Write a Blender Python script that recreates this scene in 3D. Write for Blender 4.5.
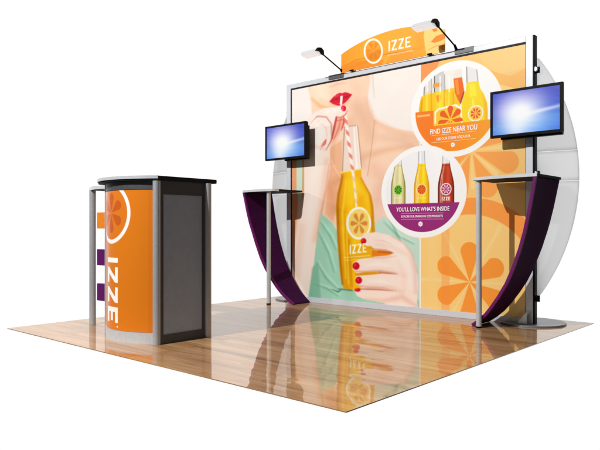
import bpy, bmesh, math
import numpy as np
from mathutils import Vector, Matrix

for o in list(bpy.data.objects):
    bpy.data.objects.remove(o)
S = bpy.context.scene
COL = S.collection
R = math.radians

# ------------------------------------------------------------------ camera
cd = bpy.data.cameras.new('camera')
cam = bpy.data.objects.new('camera', cd)
COL.objects.link(cam)
cam.location = (3.0277, -3.4751, 0.7214)
cam.rotation_euler = (R(90), 0, 0.7299)
cd.sensor_width = 36
cd.lens = 36 * 628.2 / 600
cd.shift_y = 0.0037
cd.clip_start = 0.05
cd.clip_end = 300
S.camera = cam

# ------------------------------------------------------------------ world: white studio surround, dimmer behind the viewer
w = bpy.data.worlds.new('World')
S.world = w
w.use_nodes = True
nt = w.node_tree
bg = nt.nodes['Background']
tc = nt.nodes.new('ShaderNodeTexCoord')
dp = nt.nodes.new('ShaderNodeVectorMath'); dp.operation = 'DOT_PRODUCT'
dp.inputs[1].default_value = (-0.56, 0.83, 0.0)
nt.links.new(tc.outputs['Generated'], dp.inputs[0])
mr = nt.nodes.new('ShaderNodeMapRange'); mr.interpolation_type = 'SMOOTHSTEP'
mr.inputs['From Min'].default_value = 0.34
mr.inputs['From Max'].default_value = 0.68
mr.inputs['To Min'].default_value = 0.10
mr.inputs['To Max'].default_value = 1.0
nt.links.new(dp.outputs['Value'], mr.inputs['Value'])
nt.links.new(mr.outputs['Result'], bg.inputs['Color'])
bg.inputs['Strength'].default_value = 1.02

# ------------------------------------------------------------------ lamps
def point(name, loc, power, radius, col=(1, 1, 1)):
    l = bpy.data.lights.new(name, 'POINT')
    l.energy = power; l.shadow_soft_size = radius; l.color = col
    o = bpy.data.objects.new(name, l); COL.objects.link(o); o.location = loc
    return o
point('key_light', (-0.4, -5.0, 4.4), 1650, 0.03, (1, 0.985, 0.96))
point('side_light', (-5.0, -1.7, 2.7), 170, 0.06, (1, 0.97, 0.97))
S.view_settings.view_transform = 'Standard'
S.view_settings.look = 'None'
S.view_settings.exposure = 0
S.view_settings.gamma = 1

# ------------------------------------------------------------------ materials
def lin(c):
    c = np.asarray(c, float) / 255.0
    return np.where(c <= 0.04045, c / 12.92, ((c + 0.055) / 1.055) ** 2.4)

def mat(name, rgb, rough=0.5, metal=0.0, spec=0.5, noise=0.06, nscale=40, bump=0.0, trans=0.0):
    m = bpy.data.materials.new(name); m.use_nodes = True
    n = m.node_tree; b = n.nodes['Principled BSDF']
    b.inputs['Roughness'].default_value = rough
    b.inputs['Metallic'].default_value = metal
    b.inputs['Specular IOR Level'].default_value = spec
    c = lin(rgb)
    t = n.nodes.new('ShaderNodeTexCoord')
    no = n.nodes.new('ShaderNodeTexNoise'); no.inputs['Scale'].default_value = nscale
    no.inputs['Detail'].default_value = 4
    n.links.new(t.outputs['Object'], no.inputs['Vector'])
    rp = n.nodes.new('ShaderNodeValToRGB')
    rp.color_ramp.elements[0].position = 0.3; rp.color_ramp.elements[1].position = 0.7
    rp.color_ramp.elements[0].color = (*[x * (1 - noise) for x in c], 1)
    rp.color_ramp.elements[1].color = (*[min(1, x * (1 + noise)) for x in c], 1)
    n.links.new(no.outputs['Fac'], rp.inputs['Fac'])
    n.links.new(rp.outputs['Color'], b.inputs['Base Color'])
    mr_ = n.nodes.new('ShaderNodeMapRange')
    mr_.inputs['To Min'].default_value = max(0.02, rough - 0.06); mr_.inputs['To Max'].default_value = min(1, rough + 0.06)
    n.links.new(no.outputs['Fac'], mr_.inputs['Value'])
    n.links.new(mr_.outputs['Result'], b.inputs['Roughness'])
    if bump:
        bm_ = n.nodes.new('ShaderNodeBump'); bm_.inputs['Strength'].default_value = bump
        bm_.inputs['Distance'].default_value = 0.001
        n.links.new(no.outputs['Fac'], bm_.inputs['Height'])
        n.links.new(bm_.outputs['Normal'], b.inputs['Normal'])
    return m

def print_mat(name, rough=0.35, emit=0.0, spec=0.35):
    """printed artwork, colour carried per vertex by the painter below"""
    m = bpy.data.materials.new(name); m.use_nodes = True
    n = m.node_tree; b = n.nodes['Principled BSDF']
    a = n.nodes.new('ShaderNodeVertexColor'); a.layer_name = 'art'
    b.inputs['Roughness'].default_value = rough
    b.inputs['Specular IOR Level'].default_value = spec
    if emit:
        b.inputs['Base Color'].default_value = (0.01, 0.01, 0.01, 1)
        n.links.new(a.outputs['Color'], b.inputs['Emission Color'])
        b.inputs['Emission Strength'].default_value = emit
    else:
        n.links.new(a.outputs['Color'], b.inputs['Base Color'])
    return m

M = dict(
    silver=mat('brushed_silver', (196, 198, 202), 0.38, 0.55, 0.5, 0.04, 90),
    white_metal=mat('pale_frame_coat', (206, 210, 218), 0.4, 0.1, 0.5, 0.03, 60),
    pole=mat('satin_pole', (205, 208, 212), 0.35, 0.35, 0.5, 0.05, 70),
    cpole=mat('counter_post_metal', (176, 180, 185), 0.35, 0.35, 0.5, 0.05, 70),
    base_trim=mat('grey_base_trim', (186, 190, 195), 0.45, 0.1, 0.5, 0.05, 50),
    black=mat('black_plastic', (5, 5, 6), 0.45, 0, 0.08, 0.1, 60),
    rubber=mat('black_gasket', (9, 9, 10), 0.6, 0, 0.3, 0.1, 60),
    darkgrey=mat('dark_grey_laminate', (156, 170, 190), 0.6, 0, 0.25, 0.05, 25),
    darkrail=mat('charcoal_rail', (66, 69, 73), 0.45, 0, 0.4, 0.05, 40),
    topdark=mat('charcoal_table_top', (38, 40, 42), 0.7, 0, 0.1, 0.06, 60),
    edge=mat('silver_edge_band', (216, 219, 222), 0.35, 0.25, 0.5, 0.03, 80),
    clampgrey=mat('clamp_grey', (92, 94, 98), 0.45, 0.5, 0.5, 0.05, 60),
    purple=mat('purple_stretch_fabric', (60, 2, 60), 0.85, 0, 0.15, 0.3, 60, 0.4),
    purpletrim=mat('purple_edge_piping', (104, 3, 94), 0.6, 0, 0.3, 0.08, 90),
    accp=mat('purple_acrylic', (88, 10, 92), 0.3, 0, 0.5, 0.05, 30),
    acco=mat('orange_acrylic', (226, 128, 22), 0.3, 0, 0.5, 0.05, 30),
    white=mat('white_ink', (250, 250, 248), 0.4, 0, 0.3, 0.01, 30),
    cream=mat('cream_ink', (252, 226, 168), 0.4, 0, 0.3, 0.01, 30),
    visor=mat('pale_lamp_visor', (214, 217, 222), 0.35, 0, 0.5, 0.02, 60),
    plate=mat('grey_steel_plate', (148, 151, 155), 0.4, 0.5, 0.5, 0.06, 40),
)

def diffuser_mat():
    m = mat('lamp_diffuser', (236, 238, 240), 0.5, 0, 0.3, 0.01, 40)
    b = m.node_tree.nodes['Principled BSDF']
    b.inputs['Emission Color'].default_value = (1, 1, 1, 1); b.inputs['Emission Strength'].default_value = 0.5
    return m
M['diffuser'] = diffuser_mat()

def wing_mat():
    m = bpy.data.materials.new('frosted_white_acrylic'); m.use_nodes = True
    n = m.node_tree; out = n.nodes['Material Output']; b = n.nodes['Principled BSDF']
    b.inputs['Roughness'].default_value = 0.35
    t = n.nodes.new('ShaderNodeTexCoord'); no = n.nodes.new('ShaderNodeTexNoise')
    no.inputs['Scale'].default_value = 1.6; n.links.new(t.outputs['Object'], no.inputs['Vector'])
    rp = n.nodes.new('ShaderNodeValToRGB')
    rp.color_ramp.elements[0].color = (*lin((226, 228, 232)), 1)
    rp.color_ramp.elements[1].color = (*lin((243, 244, 246)), 1)
    n.links.new(no.outputs['Fac'], rp.inputs['Fac']); n.links.new(rp.outputs['Color'], b.inputs['Base Color'])
    tl = n.nodes.new('ShaderNodeBsdfTranslucent'); tl.inputs['Color'].default_value = (0.985, 0.985, 0.99, 1)
    mx = n.nodes.new('ShaderNodeMixShader'); mx.inputs['Fac'].default_value = 0.93
    n.links.new(b.outputs[0], mx.inputs[1]); n.links.new(tl.outputs[0], mx.inputs[2])
    n.links.new(mx.outputs[0], out.inputs['Surface'])
    return m
M['wing'] = wing_mat()

def floor_mat():
    m = bpy.data.materials.new('polished_wood_floor'); m.use_nodes = True
    n = m.node_tree; b = n.nodes['Principled BSDF']; L = n.links.new
    t = n.nodes.new('ShaderNodeTexCoord')
    br = n.nodes.new('ShaderNodeTexBrick')
    br.inputs['Scale'].default_value = 1.0
    br.inputs['Brick Width'].default_value = 0.92
    br.inputs['Row Height'].default_value = 0.083
    br.inputs['Mortar Size'].default_value = 0.0005
    br.inputs['Mortar Smooth'].default_value = 0.3
    br.inputs['Bias'].default_value = 0.0
    br.offset = 0.37; br.offset_frequency = 3
    br.inputs['Color1'].default_value = (0, 0, 0, 1); br.inputs['Color2'].default_value = (1, 1, 1, 1)
    br.inputs['Mortar'].default_value = (0.25, 0.25, 0.25, 1)
    L(t.outputs['Object'], br.inputs['Vector'])
    # grain, stretched along the boards, shifted from board to board
    sep = n.nodes.new('ShaderNodeSeparateXYZ'); L(t.outputs['Object'], sep.inputs[0])
    mul = n.nodes.new('ShaderNodeMath'); mul.operation = 'MULTIPLY'; mul.inputs[1].default_value = 17.0
    L(br.outputs['Color'], mul.inputs[0])
    add = n.nodes.new('ShaderNodeMath'); add.operation = 'ADD'
    L(sep.outputs['X'], add.inputs[0]); L(mul.outputs[0], add.inputs[1])
    cb = n.nodes.new('ShaderNodeCombineXYZ'); L(add.outputs[0], cb.inputs['X']); L(sep.outputs['Y'], cb.inputs['Y'])
    mp = n.nodes.new('ShaderNodeMapping'); mp.inputs['Scale'].default_value = (1.0, 9, 1)
    L(cb.outputs[0], mp.inputs['Vector'])
    g = n.nodes.new('ShaderNodeTexNoise'); g.inputs['Scale'].default_value = 1.0; g.inputs['Detail'].default_value = 7
    g.inputs['Roughness'].default_value = 0.62; g.inputs['Distortion'].default_value = 0.6
    L(mp.outputs[0], g.inputs['Vector'])
    mp2 = n.nodes.new('ShaderNodeMapping'); mp2.inputs['Scale'].default_value = (3, 120, 1)
    L(cb.outputs[0], mp2.inputs['Vector'])
    g2 = n.nodes.new('ShaderNodeTexNoise'); g2.inputs['Scale'].default_value = 1.0; g2.inputs['Detail'].default_value = 4
    L(mp2.outputs[0], g2.inputs['Vector'])
    rp = n.nodes.new('ShaderNodeValToRGB'); e = rp.color_ramp.elements
    e[0].position = 0.28; e[0].color = (*lin((150, 99, 58)), 1)
    e[1].position = 0.72; e[1].color = (*lin((232, 190, 140)), 1)
    k = e.new(0.5); k.color = (*lin((204, 154, 104)), 1)
    L(g.outputs['Fac'], rp.inputs['Fac'])
    hs = n.nodes.new('ShaderNodeHueSaturation')
    v = n.nodes.new('ShaderNodeMapRange'); v.inputs['To Min'].default_value = 0.93; v.inputs['To Max'].default_value = 1.06
    L(br.outputs['Color'], v.inputs['Value']); L(v.outputs[0], hs.inputs['Value']); L(rp.outputs['Color'], hs.inputs['Color'])
    mx = n.nodes.new('ShaderNodeMixRGB'); mx.blend_type = 'MULTIPLY'; mx.inputs['Fac'].default_value = 0.35
    L(hs.outputs['Color'], mx.inputs[1]); L(g2.outputs['Fac'], mx.inputs[2])
    L(mx.outputs[0], b.inputs['Base Color'])
    b.inputs['Roughness'].default_value = 0.45
    b.inputs['Specular IOR Level'].default_value = 0.15
    gl = n.nodes.new('ShaderNodeBsdfGlossy'); gl.inputs['Roughness'].default_value = 0.02
    gl.inputs['Color'].default_value = (1, 0.98, 0.95, 1)
    lw = n.nodes.new('ShaderNodeLayerWeight'); lw.inputs['Blend'].default_value = 0.35
    fr = n.nodes.new('ShaderNodeMapRange'); fr.inputs['To Min'].default_value = 0.14; fr.inputs['To Max'].default_value = 0.47
    L(lw.outputs['Facing'], fr.inputs['Value'])
    ms = n.nodes.new('ShaderNodeMixShader'); L(fr.outputs[0], ms.inputs[0])
    L(b.outputs[0], ms.inputs[1]); L(gl.outputs[0], ms.inputs[2])
    L(ms.outputs[0], n.nodes['Material Output'].inputs['Surface'])
    wv = n.nodes.new('ShaderNodeTexNoise'); wv.inputs['Scale'].default_value = 5.0; wv.inputs['Detail'].default_value = 1
    L(t.outputs['Object'], wv.inputs['Vector'])
    bp_ = n.nodes.new('ShaderNodeBump'); bp_.inputs['Strength'].default_value = 0.35; bp_.inputs['Distance'].default_value = 0.004
    L(wv.outputs['Fac'], bp_.inputs['Height']); L(bp_.outputs[0], gl.inputs['Normal'])
    return m
M['floor'] = floor_mat()
PRINT = print_mat('printed_graphic', 0.4, spec=0.25)
PRINT_GLOSS = print_mat('printed_laminate', 0.3, spec=0.4)
SCREEN = print_mat('lit_screen', 0.2, emit=1.0)

# ------------------------------------------------------------------ mesh helpers
def tag(o, label=None, cat=None, group=None, kind=None):
    for k, v in (('label', label), ('category', cat), ('group', group), ('kind', kind)):
        if v: o[k] = v
    return o

def thing(name, loc, label, cat, group=None):
    o = bpy.data.objects.new(name, None); COL.objects.link(o); o.location = loc
    o.empty_display_size = 0.1
    tag(o, label, cat, group)
    o['_w'] = list(loc)
    return o

def worldloc(p):
    v = Vector((0, 0, 0))
    while p is not None:
        v += p.location; p = p.parent
    return v

def link(name, me, m, parent=None, label=None):
    o = bpy.data.objects.new(name, me); COL.objects.link(o)
    if m: me.materials.append(m)
    if parent is not None:
        me.transform(Matrix.Translation(-worldloc(parent)))
        o.parent = parent
    if label: o['label'] = label
    return o

class MB:
    """collects shapes in world coordinates, builds one mesh"""
    def __init__(s): s.bm = bmesh.new()
    def box(s, a, b, bev=0.0, rot=None, piv=None):
        a = Vector(a); b = Vector(b)
        r = bmesh.ops.create_cube(s.bm, size=1)
        vs = r['verts']; c = (a + b) / 2; d = b - a
        for v in vs: v.co = Vector((v.co.x * d.x, v.co.y * d.y, v.co.z * d.z)) + c
        if bev:
            es = list({e for v in vs for e in v.link_edges})
            rr = bmesh.ops.bevel(s.bm, geom=es, offset=bev, segments=2, affect='EDGES', profile=0.6)
            vs = rr['verts']
        if rot is not None:
            vs = list({v for v in vs if v.is_valid})
            bmesh.ops.rotate(s.bm, verts=vs, cent=piv if piv is not None else c, matrix=rot)
        return s
    def tube(s, p, q, r, r2=None, seg=24, bev=0.0):
        p = Vector(p); q = Vector(q); d = q - p
        rr = bmesh.ops.create_cone(s.bm, cap_ends=True, segments=seg, radius1=r, radius2=r if r2 is None else r2, depth=d.length)
        mt = Matrix.Translation((p + q) / 2) @ d.to_track_quat('Z', 'Y').to_matrix().to_4x4()
        bmesh.ops.transform(s.bm, matrix=mt, verts=rr['verts'])
        if bev:
            es = [e for e in {e for v in rr['verts'] for e in v.link_edges} if len([f for f in e.link_faces if len(f.verts) > 4]) == 1]
            bmesh.ops.bevel(s.bm, geom=es, offset=bev, segments=2, affect='EDGES')
        return s
    def prism(s, pts, z0, z1, axis='z', bev=0.0):
        def P3(p, h):
            if axis == 'z': return (p[0], p[1], h)
            if axis == 'y': return (p[0], h, p[1])
            return (h, p[0], p[1])
        lo = [s.bm.verts.new(P3(p, z0)) for p in pts]; hi = [s.bm.verts.new(P3(p, z1)) for p in pts]
        n = len(pts); fs = [s.bm.faces.new(lo[::-1]), s.bm.faces.new(hi)]
        for i in range(n): fs.append(s.bm.faces.new((lo[i], lo[(i + 1) % n], hi[(i + 1) % n], hi[i])))
        if bev:
            es = [e for f in fs[:2] for e in f.edges]
            bmesh.ops.bevel(s.bm, geom=list(set(es)), offset=bev, segments=2, affect='EDGES')
        return s
    def build(s, name, m, parent=None, smooth=False, label=None):
        bmesh.ops.recalc_face_normals(s.bm, faces=s.bm.faces[:])
        me = bpy.data.meshes.new(name); s.bm.to_mesh(me); s.bm.free()
        if smooth:
            for p in me.polygons: p.use_smooth = True
            try: me.set_sharp_from_angle(angle=R(35))
            except Exception: pass
        return link(name, me, m, parent, label)

def sheet(name, nu, nv, fn, m, parent, color=None, thick=0.0, smooth=True, label=None):
    """grid surface fn(u,v)->(x,y,z) arrays, optional painted colour, optional thickness (closed back)"""
    u, v = np.meshgrid(np.linspace(0, 1, nu), np.linspace(0, 1, nv))
    x, y, z = fn(u, v)
    co = np.stack([x, y, z], -1).reshape(-1, 3).astype(np.float32)
    idx = np.arange(nu * nv).reshape(nv, nu)
    f = np.stack([idx[:-1, :-1], idx[:-1, 1:], idx[1:, 1:], idx[1:, :-1]], -1).reshape(-1, 4)
    me = bpy.data.meshes.new(name)
    me.vertices.add(len(co)); me.vertices.foreach_set('co', co.ravel())
    me.loops.add(f.size); me.loops.foreach_set('vertex_index', f.ravel().astype(np.int32))
    me.polygons.add(len(f)); me.polygons.foreach_set('loop_start', np.arange(0, f.size, 4, dtype=np.int32))
    me.polygons.foreach_set('loop_total', np.full(len(f), 4, dtype=np.int32))
    me.update(calc_edges=True)
    if smooth: me.polygons.foreach_set('use_smooth', np.ones(len(f), dtype=bool))
    if color is not None:
        c = np.clip(color(x, z), 0, 255)
        c = np.minimum(lin(c), 0.92).reshape(-1, 3)
        at = me.color_attributes.new('art', 'FLOAT_COLOR', 'POINT')
        at.data.foreach_set('color', np.hstack([c, np.ones((len(c), 1))]).astype(np.float32).ravel())
    o = link(name, me, m, parent, label)
    if thick:
        md = o.modifiers.new('thickness', 'SOLIDIFY'); md.thickness = thick; md.offset = 0
    return o

def text_mesh(s, size, font_scale=(1, 1), spacing=1.0):
    c = bpy.data.curves.new('t', 'FONT'); c.body = s; c.size = size; c.align_x = 'CENTER'
    c.space_character = spacing; c.offset = size * 0.012
    o = bpy.data.objects.new('t', c); COL.objects.link(o)
    dg = bpy.context.evaluated_depsgraph_get()
    me = bpy.data.meshes.new_from_object(o.evaluated_get(dg))
    bpy.data.objects.remove(o); bpy.data.curves.remove(c)
    me.transform(Matrix.Diagonal((font_scale[0], font_scale[1], 1, 1)))
    return me

def lettering(s, x, y, z, height, width, m, parent, label=None):
    """text standing in the XZ plane facing -Y, fitted to height and width, centred at x, baseline z"""
    me = text_mesh(s, 1.0)
    vs = np.array([v.co[:] for v in me.vertices])
    x0, x1 = vs[:, 0].min(), vs[:, 0].max(); z0, z1 = vs[:, 1].min(), vs[:, 1].max()
    for v in me.vertices:
        a, b, _ = v.co
        v.co = (x + ((a - x0) / (x1 - x0) - 0.5) * width, y, z + (b - z0) / (z1 - z0) * height)
    me.materials.clear()
    return link('lettering', me, m, parent, label)

# ------------------------------------------------------------------ painter (artwork in its own panel coordinates)
def rgb(*c): return np.array(c, float)
class Art:
    def __init__(s, U, V, base):
        s.U, s.V = U, V
        s.c = np.empty(U.shape + (3,)); s.c[:] = base
    def put(s, mask, col, a=1.0):
        mk = np.clip(mask, 0, 1)[..., None] * a
        s.c = s.c * (1 - mk) + np.asarray(col, float) * mk
    def ell(s, cx, cy, rx, ry, soft=0.5, rot=0.0):
        dx, dy = s.U - cx, s.V - cy
        if rot:
            c_, s_ = math.cos(rot), math.sin(rot); dx, dy = dx * c_ + dy * s_, -dx * s_ + dy * c_
        q = np.sqrt((dx / rx) ** 2 + (dy / ry) ** 2)
        d = (1 - q) * min(rx, ry)
        return np.clip(d / soft + 0.5, 0, 1)
    def poly(s, pts, soft=0.5):
        P = np.array(pts, float); x0, y0 = P.min(0) - soft * 1.5; x1, y1 = P.max(0) + soft * 1.5
        out = np.zeros(s.U.shape); sel = (s.U > x0) & (s.U < x1) & (s.V > y0) & (s.V < y1)
        if not sel.any(): return out
        X, Y = s.U[sel], s.V[sel]
        inside = np.zeros(X.shape, bool); dist = np.full(X.shape, 1e9)
        n = len(P)
        for i in range(n):
            (ax, ay), (bx, by) = P[i], P[(i + 1) % n]
            ex, ey = bx - ax, by - ay; L = ex * ex + ey * ey + 1e-12
            t = np.clip(((X - ax) * ex + (Y - ay) * ey) / L, 0, 1)
            dist = np.minimum(dist, np.hypot(X - ax - t * ex, Y - ay - t * ey))
            c = (ay > Y) != (by > Y)
            with np.errstate(divide='ignore', invalid='ignore'):
                xi = ax + (Y - ay) * ex / (ey if ey else 1e-12)
            inside ^= c & (X < xi)
        d = np.where(inside, dist, -dist)
        out[sel] = np.clip(d / soft + 0.5, 0, 1)
        return out
    def line(s, pts, wd, soft=0.5):
        out = np.zeros(s.U.shape)
        P = np.array(pts, float); ws = np.broadcast_to(wd, (len(P),))
        x0, y0 = P.min(0) - max(ws) - soft; x1, y1 = P.max(0) + max(ws) + soft
        sel = (s.U > x0) & (s.U < x1) & (s.V > y0) & (s.V < y1)
        X, Y = s.U[sel], s.V[sel]; best = np.full(X.shape, -1e9)
        for i in range(len(P) - 1):
            (ax, ay), (bx, by) = P[i], P[i + 1]; ex, ey = bx - ax, by - ay
            t = np.clip(((X - ax) * ex + (Y - ay) * ey) / (ex * ex + ey * ey + 1e-12), 0, 1)
            r = (ws[i] * (1 - t) + ws[i + 1] * t) / 2
            best = np.maximum(best, r - np.hypot(X - ax - t * ex, Y - ay - t * ey))
        out[sel] = np.clip(best / soft + 0.5, 0, 1)
        return out
    def petals(s, cx, cy, r0, r1, wmax, n, a0, soft, sx=1.0, k=1.0):
        """teardrop petals, widest near the outer end; angles in degrees"""
        dx, dy = (s.U - cx) / sx, (s.V - cy)
        out = np.zeros(s.U.shape)
        for i in range(n):
            a = R(a0 + i * 360.0 / n)
            t = dx * math.cos(a) + dy * math.sin(a); q = np.abs(-dx * math.sin(a) + dy * math.cos(a))
            rc = r1 - wmax
            body = np.where(t < rc, wmax * np.clip((t - r0) / (rc - r0), 0, 1) ** k - q, wmax - np.hypot(t - rc, q))
            body = np.where(t < r0, -1, body)
            out = np.maximum(out, np.clip(body / soft + 0.5, 0, 1))
        return out

def smooth_noise(U, V, sc, seed=0):
    r = np.random.RandomState(seed); out = np.zeros(U.shape)
    for k in range(6):
        a, b, c = r.uniform(-1, 1, 3); f = sc * (0.6 + 0.5 * k)
        out += np.sin(U * f * a + V * f * b + c * 6) / (1 + 0.5 * k)
    return out / 3.0

def letter(ch, x, y, w_, h, t):
    """polygons of one thin condensed capital; x,y lower left"""
    if ch == 'I': return [[(x, y), (x + t, y), (x + t, y + h), (x, y + h)]]
    if ch == 'Z': return [[(x, y), (x + w_, y), (x + w_, y + t), (x + t * 1.25, y + t), (x + w_, y + h - t), (x + w_, y + h),
                           (x, y + h), (x, y + h - t), (x + w_ - t * 1.25, y + h - t), (x, y + t)]]
    if ch == 'E': return [[(x, y), (x + w_, y), (x + w_, y + t), (x + t, y + t), (x + t, y + h / 2 - t / 2), (x + w_ * .88, y + h / 2 - t / 2),
                           (x + w_ * .88, y + h / 2 + t / 2), (x + t, y + h / 2 + t / 2), (x + t, y + h - t), (x + w_, y + h - t), (x + w_, y + h), (x, y + h)]]
def word(x, y, w_, h, t, gap):
    out = []
    for ch in 'IZZE':
        out += letter(ch, x, y, w_, h, t); x += (t if ch == 'I' else w_) + gap
    return out

# ------------------------------------------------------------------ floor
fl = MB().box((-1.524, -1.524, -0.005), (1.524, 1.524, 0.0)).build('floor', M['floor'])
tag(fl, 'square polished wood laminate floor under the stand', 'floor', kind='structure')

# ------------------------------------------------------------------ artboards: metres on a vertical board -> artwork units
CX, CY, CZ, YAW, FF, V0 = 3.0277, -3.4751, 0.7214, -0.7299, 628.225, 227.22
def to_art(x, z, y):
    s_, c_ = math.sin(YAW), math.cos(YAW)
    zc = (x - CX) * s_ + (y - CY) * c_
    return 300 + FF * ((x - CX) * c_ - (y - CY) * s_) / zc, V0 - FF * (z - CZ) / zc
def from_art(u, v, y):
    s_, c_ = math.sin(YAW), math.cos(YAW); k = (u - 300) / FF
    # (dx*c - dy*s) = k (dx*s + dy*c)
    dy = y - CY; dx = dy * (k * c_ + s_) / (c_ - k * s_)
    zc = dx * s_ + dy * c_
    return CX + dx, CZ - (v - V0) * zc / FF

YP = 1.100      # face of the graphic
SKIN = rgb(246, 214, 190); PALE = rgb(247, 228, 216); MINT = rgb(166, 212, 190); CREAM = rgb(241, 234, 229)

def paint_wall(X, Z):
    U, V = to_art(X, Z, YP)
    A = Art(U, V, CREAM)
    nz = smooth_noise(U, V, 0.08, 3); nf = smooth_noise(U, V, 0.35, 8)
    A.c = A.c + nz[..., None] * 2.0
    # ---- hair light edge and background on the right of the neck
    A.put(A.poly([(370, 60), (421, 40), (421, 140), (398, 132), (378, 124), (369, 106)], 1.5), (243, 236, 230))
    # ---- neck, face, chest
    A.put(A.poly([(306, 78), (371, 60), (369.5, 84), (367.5, 98), (369, 110), (375, 120), (387, 126), (402, 130), (424, 133),
                  (424, 260), (300, 262), (286, 300), (286, 150), (300, 150), (312, 120), (311, 100)], 1.2), SKIN)
    A.put(A.poly([(306, 78), (330, 74), (330, 112), (318, 108), (312, 100)], 5), (251, 222, 198), .7)
    A.put(A.poly([(340, 70), (371, 60), (369, 84), (366, 98), (352, 108), (344, 100), (352, 90)], 5), (248, 214, 190), .7)
    A.put(A.line([(312, 99), (320, 106), (331, 109.5), (340, 108), (348, 101)], [2, 4, 5, 4, 1], 3), (243, 178, 118), .65)   # chin line
    A.put(A.line([(330, 87), (337, 84), (345, 83)], [1, 2, 1], 2), (236, 176, 150), .6)
    A.put(A.poly([(350, 104), (366, 100), (374, 122), (372, 150), (356, 160), (350, 130)], 9), (240, 200, 172), .6)
    A.put(A.line([(366, 98), (372, 120), (392, 131), (424, 140)], [2, 5, 6, 6], 6), (233, 192, 164), .6)
    A.put(A.line([(350, 165), (366, 156), (385, 150), (410, 146)], [3, 7, 6, 3], 6), (228, 178, 146), .6)     # collar bone
    A.put(A.line([(362, 178), (378, 166), (392, 160)], [8, 8, 6], 8), (250, 212, 192), .7)
    A.put(A.poly([(327, 150), (342, 140), (344, 175), (338, 205), (333, 222), (325, 214), (327, 190)], 3), (235, 176, 138), .75)
    A.put(A.line([(337, 120), (333, 160), (329, 200)], [3, 5, 6], 5), (240, 186, 150), .6)
    A.put(A.poly([(373, 185), (388, 182), (384, 222), (374, 228)], 5), (240, 206, 192), .8)
    for pts, wd, colr, al, so in [
        ([(356, 104), (364, 118), (372, 136)], [10, 14, 10], (226, 184, 156), .55, 12),
        ([(350, 120), (353, 145), (362, 165)], [4, 8, 6], (222, 172, 140), .45, 8),
        ([(346, 176), (330, 185), (334, 210)], [5, 9, 6], (222, 160, 122), .6, 8),
        ([(374, 168), (384, 180), (378, 200)], [12, 14, 10], (232, 186, 160), .5, 12),
        ([(384, 138), (402, 140), (420, 150)], [6, 9, 8], (224, 182, 154), .5, 9),
        ([(352, 80), (358, 90), (356, 98)], [6, 8, 5], (238, 200, 176), .5, 9),
        ([(322, 100), (334, 104), (346, 99)], [3, 4, 2], (236, 172, 124), .4, 5),
        ([(318, 86), (322, 94), (326, 100)], [8, 8, 6], (253, 232, 214), .6, 9)]:
        A.put(A.line(pts, wd, so), colr, al)
    # thin chain
    A.put(A.line([(374.6, 120), (372.5, 140), (370, 158), (367.5, 176)], .7, .6), (196, 150, 92), .6)
    A.put(A.line([(331, 160), (336, 170), (341, 178)], 1.0, .6), (246, 220, 190), .6)
    A.put(A.line([(372.5, 70), (373, 84), (374.5, 98)], [1.2, 1, .6], .8), (222, 205, 188), .8)
    # ---- raised forearm and hand at left
    A.put(A.poly([(288, 160), (297, 160), (298, 205), (293, 260), (288, 300)], .8), (233, 168, 124))
    A.put(A.poly([(296.5, 160), (303, 160), (303, 186), (300, 205), (296.5, 190)], .8), (206, 226, 208))
    A.put(A.poly([(302.5, 160), (306, 160), (305, 195), (302, 205)], .8), (212, 164, 112))
    A.put(A.poly([(304, 150), (317, 140), (330, 143), (330, 168), (327, 186), (320, 218), (313, 300), (286, 300), (300, 215), (304, 190)], 1.0), PALE)
    A.put(A.line([(329, 165), (326, 188), (319.5, 222), (313, 300)], [1.0, 1.6, 2.5, 3], 1.5), (226, 158, 122), .75)
    A.put(A.poly([(300, 225), (309, 222), (304, 262), (298, 300), (288, 300)], 4), (244, 206, 184), .6)
    A.put(A.poly([(309, 118), (315, 112), (324, 108), (334, 107), (345, 105), (347.5, 109), (346, 114), (337, 118), (334, 128), (331.5, 140),
                  (326, 150), (316, 156), (305, 156), (303, 140)], 1.0), (248, 230, 222))
    A.put(A.line([(311, 122), (318, 116), (327, 117), (331, 124), (331.5, 137)], [.8, 1.4, 1.4, 1.2, 1.2], 1.2), (222, 184, 166), .7)
    A.put(A.line([(316, 128), (322, 124), (326, 128), (327, 136)], 1.2, 1.4), (228, 192, 176), .6)
    A.put(A.line([(306, 136), (312, 128), (319, 121)], 1.0, 1.5), (232, 200, 186), .7)
    A.put(A.poly([(336, 118), (346, 114), (344.5, 124), (339, 134), (333, 142), (332, 134), (334.5, 124)], .8), (240, 178, 158))
    A.put(A.line([(336.5, 117), (334, 127), (332, 139)], [1.6, 1.4, .8], .9), (186, 62, 58), .85)
    A.put(A.line([(344.5, 114), (344, 122), (341.5, 130)], [1.6, 1.6, .8], .9), (214, 70, 60), .8)
    A.put(A.line([(337, 121), (341, 119.5), (344.5, 120)], 1.0, .9), (206, 92, 82), .7)
    A.put(A.poly([(320.5, 146), (323.5, 141.5), (326.5, 138.5), (326.5, 141.5), (325.5, 144.5), (322, 147.5)], .7), (224, 112, 98), .9)
    A.put(A.line([(320.5, 150), (321.5, 146)], .9, .7), (200, 112, 92), .8)
    # lips and straw end
    A.put(A.poly([(329.3, 101.6), (333, 97.2), (337, 94.0), (340, 92.8), (342, 93.4), (345, 92.2), (348, 92.8), (352.2, 94.6), (349, 98.6), (345.5, 102.3),
                  (341, 105.4), (337.5, 105.6), (333, 104)], .5), (218, 26, 66))
    A.put(A.line([(331, 101.2), (336, 99.2), (340.5, 98.4), (346, 97), (350.5, 95.3)], [.5, 1.3, .6, 1.2, .4], .7), (150, 10, 34), .8)
    A.put(A.line([(335, 96.8), (339, 94.6)], .9, .8), (245, 110, 130), .7)
    A.put(A.line([(337, 103.6), (341, 103)], 1.0, .8), (242, 96, 112), .6)
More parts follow.
